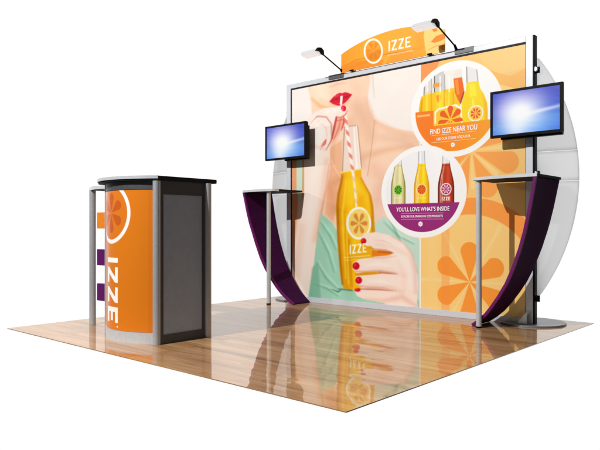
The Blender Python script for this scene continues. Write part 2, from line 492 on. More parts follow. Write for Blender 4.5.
    A.put(A.poly([(340.4, 96), (342.8, 95.6), (342.2, 104), (341.0, 106), (339.8, 104)], .4), (250, 242, 234))
    A.put(A.ell(343.4, 108.4, 2.4, 2.7, .7), (224, 28, 56))
    A.put(A.ell(342.8, 107.6, .8, .9, .8), (250, 140, 150), .7)
    # ---- mint dress
    A.put(A.poly([(320, 213), (326, 217), (333, 224), (340, 236), (340, 262), (345, 290), (360, 288), (380, 296), (400, 300), (421, 262), (424, 330), (286, 330), (308, 300),
                  (314, 262)], 1.0), MINT)
    A.put(A.poly([(372, 226), (384, 216), (396, 226), (408, 236), (424, 240), (424, 300), (390, 300), (372, 262)], 2.0), (196, 222, 208))
    for q in [((318, 232), (328, 252), (334, 272)), ((320, 222), (330, 236), (336, 250)), ((316, 262), (326, 278), (338, 290)), ((384, 222), (398, 236), (414, 244)),
              ((314, 284), (326, 288), (338, 296)), ((389, 218), (396, 232), (402, 244))]:
        A.put(A.line(q, [.6, 2.2, .8], 2.0), (112, 172, 146), .6)
        A.put(A.line([(a + 2.2, b - 1.2) for a, b in q], [.5, 2.0, .6], 2.2), (206, 236, 220), .6)
    A.put(A.poly([(312, 268), (318, 262), (321, 300), (308, 302)], 2), (120, 178, 152), .6)
    A.put(A.line([(331, 289), (338, 292), (341, 290)], [.5, 1.4, .8], .8), (60, 110, 92), .7)
    # ---- bottle
    glass = A.poly([(343.5, 127), (356.5, 125), (359.2, 150), (361, 170), (341.5, 173), (342.5, 150)], .8)
    A.put(glass, (236, 220, 208), .92)
    A.put(A.line([(354, 128), (355.6, 150), (357, 168)], [1.4, 2.4, 3], 1.6), (250, 246, 242), .8)
    A.put(A.line([(343.6, 127.4), (350, 126.2), (356.6, 125.2)], 1.2, .8), (190, 168, 150), .8)
    A.put(A.line([(344.4, 128), (343.4, 150), (342.4, 172)], .8, .8), (160, 122, 98), .85)
    A.put(A.line([(357.6, 126), (360, 150), (361.6, 169)], .7, .6), (176, 140, 116), .8)
    A.put(A.line([(356.5, 126), (358.6, 150), (360.4, 170)], 1.0, .8), (250, 246, 240), .9)
    body = A.poly([(341.2, 172), (361, 168.5), (361.6, 178), (366.4, 188), (371.5, 196), (373.3, 206), (375, 230), (377.5, 255), (380, 275), (379, 288), (372, 291.5), (350, 290),
                   (344, 288.5), (341.2, 282), (339.4, 265), (338, 245), (336.6, 222), (336, 206), (337.4, 193), (340.4, 182)], .7)
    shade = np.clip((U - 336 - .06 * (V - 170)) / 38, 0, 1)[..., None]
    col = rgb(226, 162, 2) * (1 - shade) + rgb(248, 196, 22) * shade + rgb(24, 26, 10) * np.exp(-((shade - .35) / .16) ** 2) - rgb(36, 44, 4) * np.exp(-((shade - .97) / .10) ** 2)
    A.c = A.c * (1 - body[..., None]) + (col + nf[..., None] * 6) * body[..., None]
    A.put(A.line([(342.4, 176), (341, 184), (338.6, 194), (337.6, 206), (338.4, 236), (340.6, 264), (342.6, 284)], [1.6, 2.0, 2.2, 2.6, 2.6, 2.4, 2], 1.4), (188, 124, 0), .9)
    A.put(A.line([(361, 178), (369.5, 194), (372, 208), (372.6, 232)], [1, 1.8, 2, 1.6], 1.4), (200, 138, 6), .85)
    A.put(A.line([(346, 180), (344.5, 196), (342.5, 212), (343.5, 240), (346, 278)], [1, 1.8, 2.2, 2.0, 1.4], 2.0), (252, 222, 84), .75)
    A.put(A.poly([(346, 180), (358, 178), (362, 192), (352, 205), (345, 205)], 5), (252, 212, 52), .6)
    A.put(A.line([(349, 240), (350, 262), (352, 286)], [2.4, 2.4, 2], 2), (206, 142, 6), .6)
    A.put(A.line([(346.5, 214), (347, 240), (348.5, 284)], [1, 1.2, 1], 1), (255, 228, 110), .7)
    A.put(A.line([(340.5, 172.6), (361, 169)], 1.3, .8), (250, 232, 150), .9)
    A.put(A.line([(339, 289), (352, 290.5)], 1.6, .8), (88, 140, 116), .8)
    # straw, red and white twist
    sp = [(344.6, 113), (345.8, 118), (348.4, 140), (351.2, 160), (354.5, 184), (356.4, 206)]
    sm = A.line(sp, [2.2, 2.8, 3.2, 3.2, 2.6, 2.0], .7)
    A.put(sm, (249, 238, 230), .95)
    tw = (np.sin((V - 0.9 * U) * 0.62) > 0.25).astype(float)
    A.put(sm * tw * (V < 212), (228, 104, 90), np.where(V < 170, .7, .25)[..., None])
    A.put(A.poly([(337, 110.5), (341, 107), (346, 105.5), (348.2, 108.6), (347, 113.4), (343, 117), (338, 118)], .8), (249, 226, 214))
    A.put(A.line([(336, 117), (341, 117.4), (345.5, 114.5), (347.5, 110)], [.8, 1.4, 1.2, .6], .9), (212, 112, 98), .8)
    A.put(A.ell(343.6, 108.4, 2.6, 2.9, .7), (222, 22, 52)); A.put(A.ell(342.9, 107.5, .8, 1.0, .8), (250, 140, 150), .8)
    A.put(A.line([(311, 123), (317, 116.4), (326, 117), (331.6, 124), (331.8, 136)], [.6, 1.2, 1.2, 1.2, 1.2], 1.1), (204, 150, 130), .8)
    A.put(A.line([(336.6, 118), (334.4, 128), (331, 141), (326, 150)], [1.4, 1.8, 1.2, .6], .9), (196, 96, 84), .8)
    A.put(A.line([(341, 119), (338.6, 128), (334.6, 138)], [1.0, 1.4, .8], .9), (214, 120, 104), .8)
    # label
    A.put(A.ell(358.7, 223.2, 12.4, 16.4, .6), (252, 248, 240))
    A.put(A.ell(358.9, 223.2, 10.4, 14.2, .6), (243, 214, 122))
    A.put(A.petals(359.0, 223.4, 1.2, 11.2, 2.5, 6, 0, .7, sx=.76, k=.8), (220, 150, 74))
    # the hand round the bottle
    H1 = rgb(247, 226, 214)
    A.put(A.poly([(361, 238), (364, 233.5), (376, 232), (392, 236), (404, 243), (411, 252), (415.5, 264), (418.5, 282), (417, 300), (418, 318), (398, 318), (384, 303),
                  (364, 299), (357, 296), (354.5, 291), (362, 288), (357, 285), (354.8, 279), (358, 274), (352.5, 269), (353, 262.5), (360, 259), (372, 257.5), (372, 247), (366, 246)], .7), H1)
    A.put(A.poly([(384, 236), (404, 244), (414, 262), (417, 290), (402, 288), (394, 262), (386, 250)], 6), (250, 234, 224), .7)
    A.put(A.line([(366, 299), (384, 301), (402, 297), (416, 306)], [2, 4, 5, 4], 4), (230, 194, 178), .7)
    A.put(A.poly([(351, 247), (371, 246), (376, 251), (374, 257), (362, 258.5), (352, 261), (350, 255)], .7), (236, 180, 22))
    A.put(A.poly([(372, 250.5), (380, 250), (391, 251.4), (393.5, 253.4), (388, 255.4), (376, 256.4), (372, 256.6)], .5), (232, 140, 40))
    A.put(A.line([(378, 252), (391, 252.6)], [.8, 1.6], .7), (196, 90, 34), .8)
    A.put(A.line([(356, 274.6), (366, 273.6), (380, 272.6)], [2.2, 3.2, 2.6], .6), (224, 160, 24))
    A.put(A.line([(380, 272.4), (390, 273.2), (398, 274.2)], [2.2, 2.0, .6], .8), (206, 136, 112))
    A.put(A.line([(359, 289), (368, 289.2), (380, 289.6), (393, 291)], [1, 1.6, 1.6, .6], .8), (204, 132, 108), .9)
    A.put(A.line([(374, 240), (384, 241), (392, 244)], [.6, 1.2, .5], 1.4), (232, 198, 182), .7)
    A.put(A.line([(366, 265), (378, 264), (390, 266)], [2, 3, 1], 3), (253, 238, 230), .8)
    A.put(A.line([(368, 281), (380, 281), (392, 284)], [2, 3, 1], 3), (253, 236, 228), .8)
    for (a, b, r1, r2) in [(363.6, 241.2, 2.6, 2.9), (356.1, 266.0, 3.3, 3.6), (358.7, 280.3, 3.2, 3.4), (357.6, 289.9, 2.8, 1.7)]:
        A.put(A.ell(a, b, r1 + .5, r2 + .4, .8), (214, 120, 110), .5)
        A.put(A.ell(a, b, r1, r2, .6), (206, 22, 44))
        A.put(A.ell(a - .9, b - .9, .9, 1.2, .9), (240, 96, 108), .8)
    A.put(A.ell(352, 253, 3, 4, 1.5), (240, 190, 50), .4)
    # bottle lettering under the label
    xb = 349.6
    for P in word(0, 0, 4.0, 9.2, 1.35, 1.25):
        A.put(A.poly([(xb + a, 254.2 - b - 0.12 * a) for a, b in P], .5), (255, 250, 240))
    A.put(A.line([(344.5, 257.6), (370, 255.6)], .8, .5), (250, 236, 200), .8)
    A.put(A.line([(345.5, 260.4), (368, 258.6)], .8, .5), (250, 236, 200), .55)

    for pts, wd, colr, al, so in [
        ([(318, 150), (312, 190), (306, 240), (300, 290)], [7, 8, 7, 6], (252, 238, 230), .7, 8),
        ([(327, 160), (323, 195), (315, 240)], [4, 5, 5], (232, 192, 168), .5, 5),
        ([(314, 122), (321, 132), (318, 146)], [6, 8, 6], (253, 242, 236), .7, 6),
        ([(326, 112), (336, 110), (342, 110)], [3, 4, 2], (253, 240, 232), .7, 3),
        ([(306, 150), (314, 146), (324, 149)], [2, 3, 2], (226, 190, 172), .5, 4),
        ([(376, 244), (392, 247), (406, 254)], [3, 4, 4], (236, 206, 190), .5, 4),
        ([(370, 270), (390, 270), (404, 276)], [2, 4, 4], (238, 208, 194), .5, 4),
        ([(370, 286), (390, 287), (402, 292)], [2, 3, 3], (232, 198, 182), .6, 4),
        ([(410, 256), (415, 272), (416, 292)], [2, 4, 4], (226, 196, 186), .6, 4),
        ([(355, 182), (366, 196), (369, 214)], [3, 5, 4], (252, 214, 60), .5, 5)]:
        A.put(A.line(pts, wd, so), colr, al)
    for pts, wd, colr, al, so in [
        ([(364, 246.6), (374, 249), (386, 250.2), (394, 253)], [.8, 1.4, 1.6, .5], (206, 150, 126), .7, 1.6),
        ([(356, 271.4), (366, 271.6), (380, 270.6), (396, 273)], [1.2, 1.6, 1.4, .5], (212, 160, 138), .7, 1.8),
        ([(358, 285.6), (370, 287.4), (384, 288), (396, 291)], [1.2, 1.6, 1.4, .5], (210, 158, 138), .7, 1.8),
        ([(372, 257.8), (384, 257.6), (396, 256)], [1, 1.6, .6], (224, 180, 160), .7, 2.2),
        ([(392, 236.5), (404, 243), (412, 254), (417, 272)], [1, 1.8, 2, 1.2], (222, 184, 168), .7, 2.4),
        ([(398, 262), (404, 274), (404, 290)], [3, 5, 4], (240, 212, 200), .6, 5)]:
        A.put(A.line(pts, wd, so), colr, al)
    A.c = 238 + (A.c - 238) * 1.13
    # photographic softness of the print, and a little mottling
    def blur(c, r_):
        k_ = np.exp(-np.arange(-3 * r_, 3 * r_ + 1) ** 2 / (2.0 * r_ * r_)); k_ /= k_.sum(); n_ = 3 * r_
        for ax_ in (0, 1):
            pad = np.pad(c, [(n_, n_) if q_ == ax_ else (0, 0) for q_ in range(3)], mode='edge'); o_ = np.zeros_like(c)
            for i_, w_ in enumerate(k_):
                o_ += w_ * (pad[i_:i_ + c.shape[0]] if ax_ == 0 else pad[:, i_:i_ + c.shape[1]])
            c = o_
        return c
    A.c = .55 * A.c + .45 * blur(A.c, 2)
    A.c = A.c + (smooth_noise(U, V, .16, 21) * 3.0)[..., None] * rgb(1, .8, .6)

    # ================= second half in metres
    B = Art(X, Z, 0); B.c = A.c
    px = 0.0045
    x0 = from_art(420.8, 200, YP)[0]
    B.put((X > x0 - .012).astype(float), (250, 240, 232))
    right = X > x0
    base = rgb(255, 198, 116) + (nz * 2)[..., None]
    B.c = np.where(right[..., None], base, B.c)
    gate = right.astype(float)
    B.put(gate * (X < x0 + .07), (240, 164, 92))  # darker orange print strip, with the counter's shade painted into its tone
    # broad tint shapes
    def gp(pts, col, a=1.0, soft=.004):
        P = [from_art(u, v, YP) for u, v in pts]
        B.put(B.poly(P, soft) * gate, col, a)
    gp([(421, 60), (440, 60), (421, 108)], (242, 152, 84))
    gp([(470, 42), (530, 30), (530, 66), (500, 74), (486, 66)], (255, 204, 124))
    gp([(488, 70), (510, 76), (530, 66), (530, 112), (500, 92)], (252, 184, 92))
    gp([(498, 84), (530, 92), (530, 112), (505, 104)], (255, 210, 130))
    gp([(421, 140), (440, 150), (470, 150), (466, 210), (440, 235), (421, 235)], (250, 172, 88))
    fx, fz = from_art(471.5, 151.0, YP)
    B.put(B.petals(fx, fz, .03, .40, .085, 8, -20, px) * gate * (Z < fz + .25), (248, 158, 72), .9)
    B.put(B.petals(fx, fz, .02, .30, .02, 8, 2.5, px) * gate, (255, 214, 140), .8)
    # giant ring and flower at the foot
    cx, cz = from_art(469.5, 282, YP)
    d = np.hypot(X - cx, Z - cz)
    B.put(np.clip((.665 - d) / px, 0, 1) * gate, (255, 204, 124))
    B.put(np.clip((.665 - d) / px, 0, 1) * np.clip((d - .53) / px, 0, 1) * gate * (X > x0 + .14), (246, 154, 66))
    B.put(B.petals(cx, cz, .0, .315, .078, 6, 90, px) * gate, (255, 150, 50))
    for q in range(6):
        a = R(60 + 60 * q)
        B.put(B.line([(cx, cz), (cx + .5 * math.cos(a), cz + .5 * math.sin(a))], [.002, .035], px) * gate * (d < .53), (255, 216, 146), .7)
    B.put(((X > from_art(441.5, 250, YP)[0]) & (X < from_art(449.5, 250, YP)[0]) & (Z < .78)).astype(float), (226, 138, 62), .35)  # cast shadow of a pole, painted as a darker band low on the panel
    # faint square step pattern along the first strip
    B.put(((X > x0 + .07) & (X < x0 + .15) & (Z < 1.0)).astype(float), (255, 208, 132), .6)

    def bottle(cx, zb, zt, wd, liquid, edge, lab, ring, flower, fill=.62, hi=(255, 255, 255)):
        """front view of one long-neck bottle: base zb, top zt, width wd"""
        h = zt - zb; wn = wd * .26
        pf = [(0, 1), (.34, 1), (.42, .95), (.50, .84), (.58, .70), (.66, .57), (.74, .48), (.84, .43), (1, .40)]
        P = [(-wd / 2 * b, a) for a, b in pf] + [(wd / 2 * b, a) for a, b in pf[::-1]]
        wn = wd * .46
        pts = [(cx + a, zb + b * h) for a, b in P]
        m = B.poly(pts, px)
        B.put(m, (226, 228, 232), .9)
        for s1 in (-1, 1):
            B.put(B.line([(cx + s1 * wd * .18, zt), (cx + s1 * wd * .20, zb + .84 * h), (cx + s1 * wd * .23, zb + .74 * h)], px, px), (120, 126, 128), .75)
        B.put(B.line([(cx - wd * .19, zt - .004), (cx + wd * .19, zt - .004)], .008, px), (150, 160, 158), .9)
        B.put(B.line([(cx - wd * .06, zt - .02), (cx - wd * .07, zb + .76 * h)], .010, .006) * m, (250, 251, 252), .9)
        lq = m * np.clip((zb + h * (fill + .22) - Z) / px, 0, 1)
        B.put(lq, liquid)
        e = [(cx - wd * .21, zb + h * .8), (cx - wd * .27, zb + h * .68), (cx - wd * .34, zb + h * .58), (cx - wd * .42, zb + h * .48), (cx - wd * .465, zb + h * .36), (cx - wd * .47, zb)]
        B.put(B.line(e, .010, .006) * lq, edge, .9)
        B.put(B.line([(2 * cx - a, b) for a, b in e], .012, .006) * lq, edge, .9)
        B.put(B.line([(cx - wd * .10, zb + h * .74), (cx - wd * .22, zb + h * .56), (cx - wd * .25, zb)], .012, .012) * lq, hi, .45)
        t_ = np.clip((X - cx) / (wd / 2), -1, 1)
        B.put(lq * np.exp(-((t_ - .25) / .22) ** 2), np.clip(np.asarray(liquid) * 1.22 + 14, 0, 255), .55)
        B.put(lq * np.clip((np.abs(t_) - .55) / .45, 0, 1), edge, .75)
        B.put(B.line([(cx - wd * .36, zb), (cx - wd * .36, zb + h * .36), (cx - wd * .27, zb + h * .56)], .005, .004) * lq, hi, .7)
        B.put(B.line([(cx - wn * .8, zb + h * .72), (cx + wn * .8, zb + h * .72)], .004, .004) * m, edge, .5)
        lr = wd * .34; lz = zb + h * .30
        B.put(B.ell(cx, lz, lr, lr, px), ring); B.put(B.ell(cx, lz, lr * .82, lr * .82, px), lab)
        B.put(B.petals(cx, lz, .004, lr * .72, lr * .15, 8, 22, px), flower)
        return lr, lz

    # ---- upper roundel
    ax, az = from_art(454.3, 109.0, YP)
    rr = .383
    B.put(B.ell(ax, az, rr * 1.055, rr, px), (254, 253, 250))
    ri = .338
    inside = B.ell(ax, az, ri * 1.06, ri, px)
    keep = B.c.copy()
    B.put(inside, (250, 249, 246))
    def q(u, v): return from_art(u, v, YP)
    def qp(pts, col, a=1.0, soft=.005): B.put(B.poly([q(*p) for p in pts], soft), col, a)
    qp([(424, 76), (432, 73), (432, 95), (424, 97)], (222, 216, 214)); qp([(434, 74), (444, 71), (446, 92), (434, 93)], (206, 208, 210))
    qp([(434, 73.5), (435, 73), (435, 93), (434, 93)], (90, 96, 96)); qp([(424, 77), (425, 77), (424.5, 97), (423.5, 97)], (120, 126, 126))
    qp([(445, 71), (453, 69), (455, 88), (446, 90)], (240, 238, 230))
    qp([(433, 84), (441, 82), (442, 86), (433, 88)], (240, 160, 60))
    qp([(421, 97), (424, 95.5), (434, 92.5), (446, 89.5), (455, 87.5), (459, 92), (463, 140), (416, 140), (419, 108)], (252, 200, 12))
    qp([(436, 92), (446, 90), (449, 130), (436, 132)], (255, 222, 40), .8, .02)
    qp([(436, 95.5), (441, 94.5), (441.5, 98), (440, 101), (438, 103), (436.5, 99)], (242, 150, 30))
    qp([(421, 100), (423, 98), (422, 118), (419, 118)], (214, 150, 4), .7, .01)
    qp([(453.5, 78.5), (462, 77), (464.5, 92), (463, 98), (460.5, 104), (458, 100), (455, 93)], (236, 104, 14))
    qp([(454.5, 80), (458, 79), (459.5, 94), (457, 95)], (252, 150, 40), .9, .01)
    qp([(463, 92), (464.6, 92), (461, 104), (459.6, 103)], (150, 60, 10), .8)
    qp([(454, 70), (461.5, 68.5), (462.5, 77), (453.5, 78.5)], (238, 232, 222))
    # large right bottle
    qp([(466, 64), (476.5, 62), (478.5, 82), (466.5, 83)], (232, 232, 232)); qp([(466, 64), (467.2, 64), (467.6, 83), (466.4, 83)], (160, 160, 160))
    qp([(475.5, 62.5), (476.5, 62.5), (478.5, 82), (477.5, 82)], (170, 170, 166))
    qp([(466.5, 82.6), (478.6, 81), (480, 88), (484, 94), (487, 102), (488, 112), (487, 150), (463, 150), (461.5, 104), (464, 95), (466, 90)], (255, 214, 6))
    qp([(469, 84), (475, 83), (477, 96), (470, 97)], (255, 238, 60), .8, .015)
    qp([(482, 93), (487, 103), (488, 130), (485, 130), (484, 104)], (236, 176, 4), .7, .012)
    for uu in (427.5, 440.5, 449.5):
        qp([(uu - 1.2, 92), (uu + .4, 91.6), (uu + .2, 124), (uu - 2.4, 124)], (255, 232, 70), .8, .012)
        qp([(uu + 3.2, 91), (uu + 4.2, 91), (uu + 5.0, 124), (uu + 3.4, 124)], (226, 156, 4), .8, .010)
        qp([(uu - 1, 76), (uu + .3, 75.6), (uu + .4, 92), (uu - 1, 92)], (255, 255, 255), .8, .006)
    for uu in (431.6, 444.6):
        qp([(uu - .4, 74), (uu + .4, 74), (uu + .8, 92), (uu, 92)], (140, 140, 136), .7, .006)
    qp([(472, 98), (474, 98), (474.5, 106), (471.5, 106)], (255, 240, 90), .8, .01)
    # carton with flower
    qp([(434.5, 124), (434.5, 112), (438, 108.5), (445, 106.5), (456, 104), (461, 107), (463, 124)], (253, 246, 226))
    qp([(436, 126), (436, 113), (439, 110), (446, 108.2), (455, 106), (459.5, 109), (461.5, 126)], (250, 198, 44))
    bx, bz = q(450.3, 119.5)
    B.put(B.petals(bx, bz, .012, .112, .026, 7, 90, px, k=.9) * (Z > bz - .025), (232, 92, 14))
    lx, lz = q(475.6, 113.3)
    B.put(B.ell(lx, lz, .064, .064, px), (255, 248, 226)); B.put(B.ell(lx, lz, .055, .055, px), (254, 206, 70))
    B.put(B.petals(lx, lz, .005, .043, .009, 8, 22, px), (226, 84, 20))
    # orange band
    zb0 = q(452, 123.5)[1]
    band = np.clip((zb0 - Z) / px, 0, 1)
    g = np.clip((X - ax + .34) / .68, 0, 1)[..., None]
    B.c = np.where((band * inside)[..., None] > .5, rgb(244, 122, 14) * (1 - g) + rgb(255, 160, 26) * g, B.c)
    qp([(411, 113), (433.5, 110.5), (433.5, 160), (411, 160)], (243, 124, 26))
    qp([(417, 115.5), (430, 114), (430, 116), (417, 117.6)], (254, 186, 110))
    # restore outside the inner disc
    white_ring = B.ell(ax, az, rr * 1.055, rr, px)
    outside = 1 - inside
    B.c = B.c * inside[..., None] + (rgb(254, 253, 250) * white_ring[..., None] + keep * (1 - white_ring[..., None])) * outside[..., None]

    # ---- lower roundel
    ax, az = from_art(421.9, 191.6, YP)
    rr = .384; ri = .338
    keep = B.c.copy()
    inside = B.ell(ax, az, ri * 1.06, ri, px); white_ring = B.ell(ax, az, rr * 1.055, rr, px)
    B.put(inside, (240, 240, 243))
    B.put(inside * np.clip((X - ax) / .3, 0, 1), (254, 254, 254), .9)
    zl = q(421, 203)[1]
    for (u_, liq, edg, lab, ring, flo) in [(398.2, (216, 206, 150), (140, 130, 40), (120, 196, 40), (206, 226, 150), (40, 110, 20)),
                                           (421.6, (246, 196, 20), (214, 150, 6), (240, 124, 20), (252, 224, 140), (210, 70, 14)),
                                           (446.0, (178, 52, 18), (104, 20, 8), (140, 24, 84), (250, 226, 224), (250, 190, 210))]:
        xx, _ = q(u_, 190)
        lr_, lz_ = bottle(xx, zl - .03, q(u_, 149.8)[1], .146, liq, edg, lab, ring, flo, fill=.54)
        if u_ > 440:
            for P in word(0, 0, .0135, .03, .006, .006):
                B.put(B.poly([(xx - .038 + a * 1.15, lz_ - lr_ - .042 + b) for a, b in P], px), (250, 240, 236))
        else:
            B.put(B.line([(xx - .036, lz_ - lr_ - .02), (xx + .036, lz_ - lr_ - .02)], .012, px), (250, 240, 200), .45)
    B.put(np.clip((zl - Z) / px, 0, 1) * inside, (148, 38, 116))
    sx_, sz_ = q(420.5, 224)
    B.put(B.petals(sx_, sz_, .0, .022, .007, 8, 0, px), (250, 236, 246))
    B.put(B.line([(ax - .20, zl - .085), (ax + .20, zl - .085)], .004, px), (226, 170, 210), .8)
    B.put(B.line([(ax - .20, zl - .135), (ax + .20, zl - .135)], .004, px), (226, 170, 210), .8)
    B.c = B.c * inside[..., None] + (rgb(254, 254, 253) * white_ring[..., None] + keep * (1 - white_ring[..., None])) * (1 - inside)[..., None]
    return B.c

# ------------------------------------------------------------------ display wall
XL, XR, ZT, YF = -1.236, 1.230, 2.133, 1.092
wall = thing('display_wall', (0, YF + .02, 0), 'large upright backdrop with a printed picture of a woman sipping from a yellow bottle, silver frame', 'display wall')
fw_ = .052
f = MB()
f.box((XL, YF, .0), (XL + fw_, YF + .045, ZT), .003)
f.box((XR - fw_, YF, .0), (XR, YF + .045, ZT), .003)
f.box((XL + fw_, YF, ZT - .043), (XR - fw_, YF + .045, ZT), .003)
f.box((XL + fw_, YF, .0), (XR - fw_, YF + .045, .05), .003)
f.build('frame', M['white_metal'], wall)
g_ = MB()
i0, i1, j0, j1 = XL + fw_, XR - fw_, .05, ZT - .043
t_ = .007
g_.box((i0, YF + .003, j1 - .013), (i1, YF + .02, j1)); g_.box((i0, YF + .003, j0), (i0 + t_ + .004, YF + .02, j1 - .013)); g_.box((i1 - t_ * .6, YF + .003, j0), (i1, YF + .02, j1 - .013))
g_.build('gasket', M['rubber'], wall)
e_ = MB(); e_.box((XR, YF + .004, .01), (XR + .012, YF + .05, ZT - .002), .002); e_.build('edge_strip', M['black'], wall)
e_ = MB(); e_.box((XL - .012, YF + .012, .01), (XL, YF + .05, ZT - .002), .002); e_.build('edge_strip', M['silver'], wall)
e_ = MB(); e_.box((XL + .03, YF + .022, .03), (XR - .03, YF + .040, ZT - .02)); e_.build('backing_board', M['white_metal'], wall)
W_, H_ = i1 - i0, j1 - j0
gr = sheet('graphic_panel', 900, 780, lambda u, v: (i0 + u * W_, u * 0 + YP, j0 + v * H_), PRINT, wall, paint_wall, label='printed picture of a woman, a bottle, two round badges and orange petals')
# lettering on the badges
def at_art(u, v): return from_art(u, v, YP)
ax, az = at_art(421.6, 191.8); zl = at_art(421, 203)[1]
lettering("YOU'LL LOVE WHAT'S INSIDE", ax + .004, YP - .0012, zl - .068, .036, .505, M['white'], gr)
lettering('EXPLORE OUR SPARKLING IZZE PRODUCTS', ax, YP - .0012, zl - .120, .019, .395, M['white'], gr)
ax, az = at_art(452.5, 109.3); zb0 = at_art(452, 123.5)[1]
lettering('FIND IZZE NEAR YOU', ax + .006, YP - .0012, zb0 - .070, .042, .415, M['white'], gr)
lettering('USE OUR STORE LOCATOR', ax + .006, YP - .0012, zb0 - .124, .021, .300, M['white'], gr)
st = MB()
for k in range(8):
    a = R(k * 45); c_ = Vector((ax + .004, 0, zb0 - .172))
    d = Vector((math.cos(a), 0, math.sin(a))); n_ = Vector((-d.z, 0, d.x))
    P = [c_ + n_ * .001, c_ + d * .014 + n_ * .005, c_ + d * .021, c_ + d * .014 - n_ * .005, c_ - n_ * .001]
    st.prism([(p.x, p.z) for p in P], YP - .0016, YP - .0010, axis='y')
st.build('flower_mark', M['white'], gr)
lm = MB()
for dz in (.082, .140): lm.box((ax - .19, YP - .0016, zb0 - dz - .0015), (ax + .20, YP - .0010, zb0 - dz + .0015))
lm.build('rule_line', M['cream'], gr)

# wings
def wing(sx):
    n = 60; zc, hh, sg = 1.09, .885, .290
    rad = (hh * hh + sg * sg) / (2 * sg)
    xe = XR - .04 if sx > 0 else -XL - .04
    y0 = 1.142
    cuts = [zc - hh, 1.055, 1.275, zc + hh]
    for z0, z1 in zip(cuts[:-1], cuts[1:]):
        z0 += .0018 if z0 > .5 else 0; z1 -= .0018 if z1 < 1.9 else 0
        def fn(u, v):
            z = z0 + (z1 - z0) * v
            o = np.sqrt(np.maximum(rad ** 2 - (z - zc) ** 2, 0)) - (rad - sg)
            x = xe + u * (o + .045)
            return sx * x, y0 + .05 * u * u + 0 * x, z
        sheet('wing_panel', 24, max(6, int(n * (z1 - z0) / 1.77)), fn, M['wing'], wall, thick=.006,
              label='frosted white wing panel at the %s edge' % ('right' if sx > 0 else 'left'))
    for z in (1.88, 1.115, .20):
        cmb = MB(); x = sx * (xe + .052)
        cmb.tube((x, y0 - .045, z), (x, y0 + .01, z), .017, seg=20, bev=.003)
        cc = cmb.build('clamp', M['edge'] if z > .5 else M['black'], wall, smooth=True)
        c2 = MB(); c2.box((x - .012, y0 - .02, z - .026), (x + .024, y0 - .003, z + .020), .003); c2.build('bracket', M['black'], cc)
wing(1); wing(-1)
# stabiliser feet
for sx in (1, -1):
    b_ = MB(); b_.tube((sx * 1.17, 1.215, 0.0), (sx * 1.17, 1.215, .012), .245, seg=72, bev=.003)
    bp_ = b_.build('base_plate', M['plate'], wall, smooth=True)
    t2 = MB(); t2.prism([(sx * 1.13, .012), (sx * 1.205, .012), (sx * 1.205, .105)], 1.040, 1.046, axis='y'); t2.build('gusset', M['edge'], bp_)
    t3 = MB(); t3.box((sx * 1.17 - .03, 1.16, .012), (sx * 1.17 + .03, 1.21, 1.2), .004); t3.build('post', M['darkrail'], wall)

# ------------------------------------------------------------------ header sign
YH = 1.075
def hd(u, v): return from_art(u, v, YH)
hs_ = thing('header_sign', (-.02, YH, ZT), 'orange arched header board lettered on top of the backdrop', 'sign')
hx0, hx1 = hd(341.5, 60)[0], hd(445, 40)[0]
hz0 = ZT + .0006
def htop(x):
    t = (x - hx0) / (hx1 - hx0)
    xs = [0, .12, .3, .5, .62, .8, 1.0]; zs = [2.305, 2.350, 2.393, 2.412, 2.412, 2.385, 2.315]
    t = np.clip(t, 0, 1)
    c = np.polyfit(xs, zs, 4)
    return np.polyval(c, t)
def paint_header(X, Z):
    U, V = to_art(X, Z, YH)
    A = Art(U, V, (248, 172, 52))
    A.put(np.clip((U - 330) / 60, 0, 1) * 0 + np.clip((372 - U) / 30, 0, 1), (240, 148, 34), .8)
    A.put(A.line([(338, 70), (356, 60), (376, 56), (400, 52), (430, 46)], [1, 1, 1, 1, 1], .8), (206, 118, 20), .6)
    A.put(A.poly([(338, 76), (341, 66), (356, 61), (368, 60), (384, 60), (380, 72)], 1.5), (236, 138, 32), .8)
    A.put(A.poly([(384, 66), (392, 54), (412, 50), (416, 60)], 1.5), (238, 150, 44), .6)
    A.put(A.poly([(418, 22), (432, 22), (427, 40), (424, 50), (430, 60), (414, 60), (416, 40)], 1.2), (250, 164, 44), .8)
    A.put(A.poly([(426, 20), (450, 20), (450, 60), (428, 60), (425, 46), (424, 36)], .8), (252, 212, 124))
    for pts in [[(431, 42), (436, 36.5), (442, 34), (446, 34), (446, 38), (441, 41), (435, 43)], [(440, 47), (446, 42), (446, 50), (442, 50.5)], [(430, 27), (436, 27), (438, 31), (434, 32)]]:
        A.put(A.poly(pts, .6), (244, 136, 32))
    A.put(A.line([(429, 50), (436, 46), (446, 44)], [1, 1.4, 1], .8), (238, 164, 70), .7)
    A.put(A.ell(373.6, 51.2, 9.6, 12.6, .5), (253, 250, 240)); A.put(A.ell(373.6, 51.2, 7.9, 10.7, .5), (246, 164, 48))
    A.put(A.petals(373.6, 51.0, 1.0, 9.5, 2.1, 6, 0, .6, sx=.75, k=.8), (238, 140, 30))
    A.put(A.poly([(364, 54), (383, 50), (381, 57), (374, 62.5), (367, 60)], 1.0) * A.ell(373.6, 51.2, 7.9, 10.7, .5), (226, 124, 26), .5)
    for P in word(0, 0, 5.3, 10.4, 1.5, 1.55):
        A.put(A.poly([(388.8 + a, 51.6 - b - .215 * a) for a, b in P], .5), (255, 252, 244))
    A.put(A.line([(388, 55.3), (413, 50.2)], .9, .5), (255, 232, 190), .45)
    return A.c
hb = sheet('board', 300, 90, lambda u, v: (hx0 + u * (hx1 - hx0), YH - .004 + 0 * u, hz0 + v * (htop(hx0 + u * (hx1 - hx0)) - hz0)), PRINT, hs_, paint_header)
bk = MB()
xs_ = np.linspace(hx0, hx1, 40)
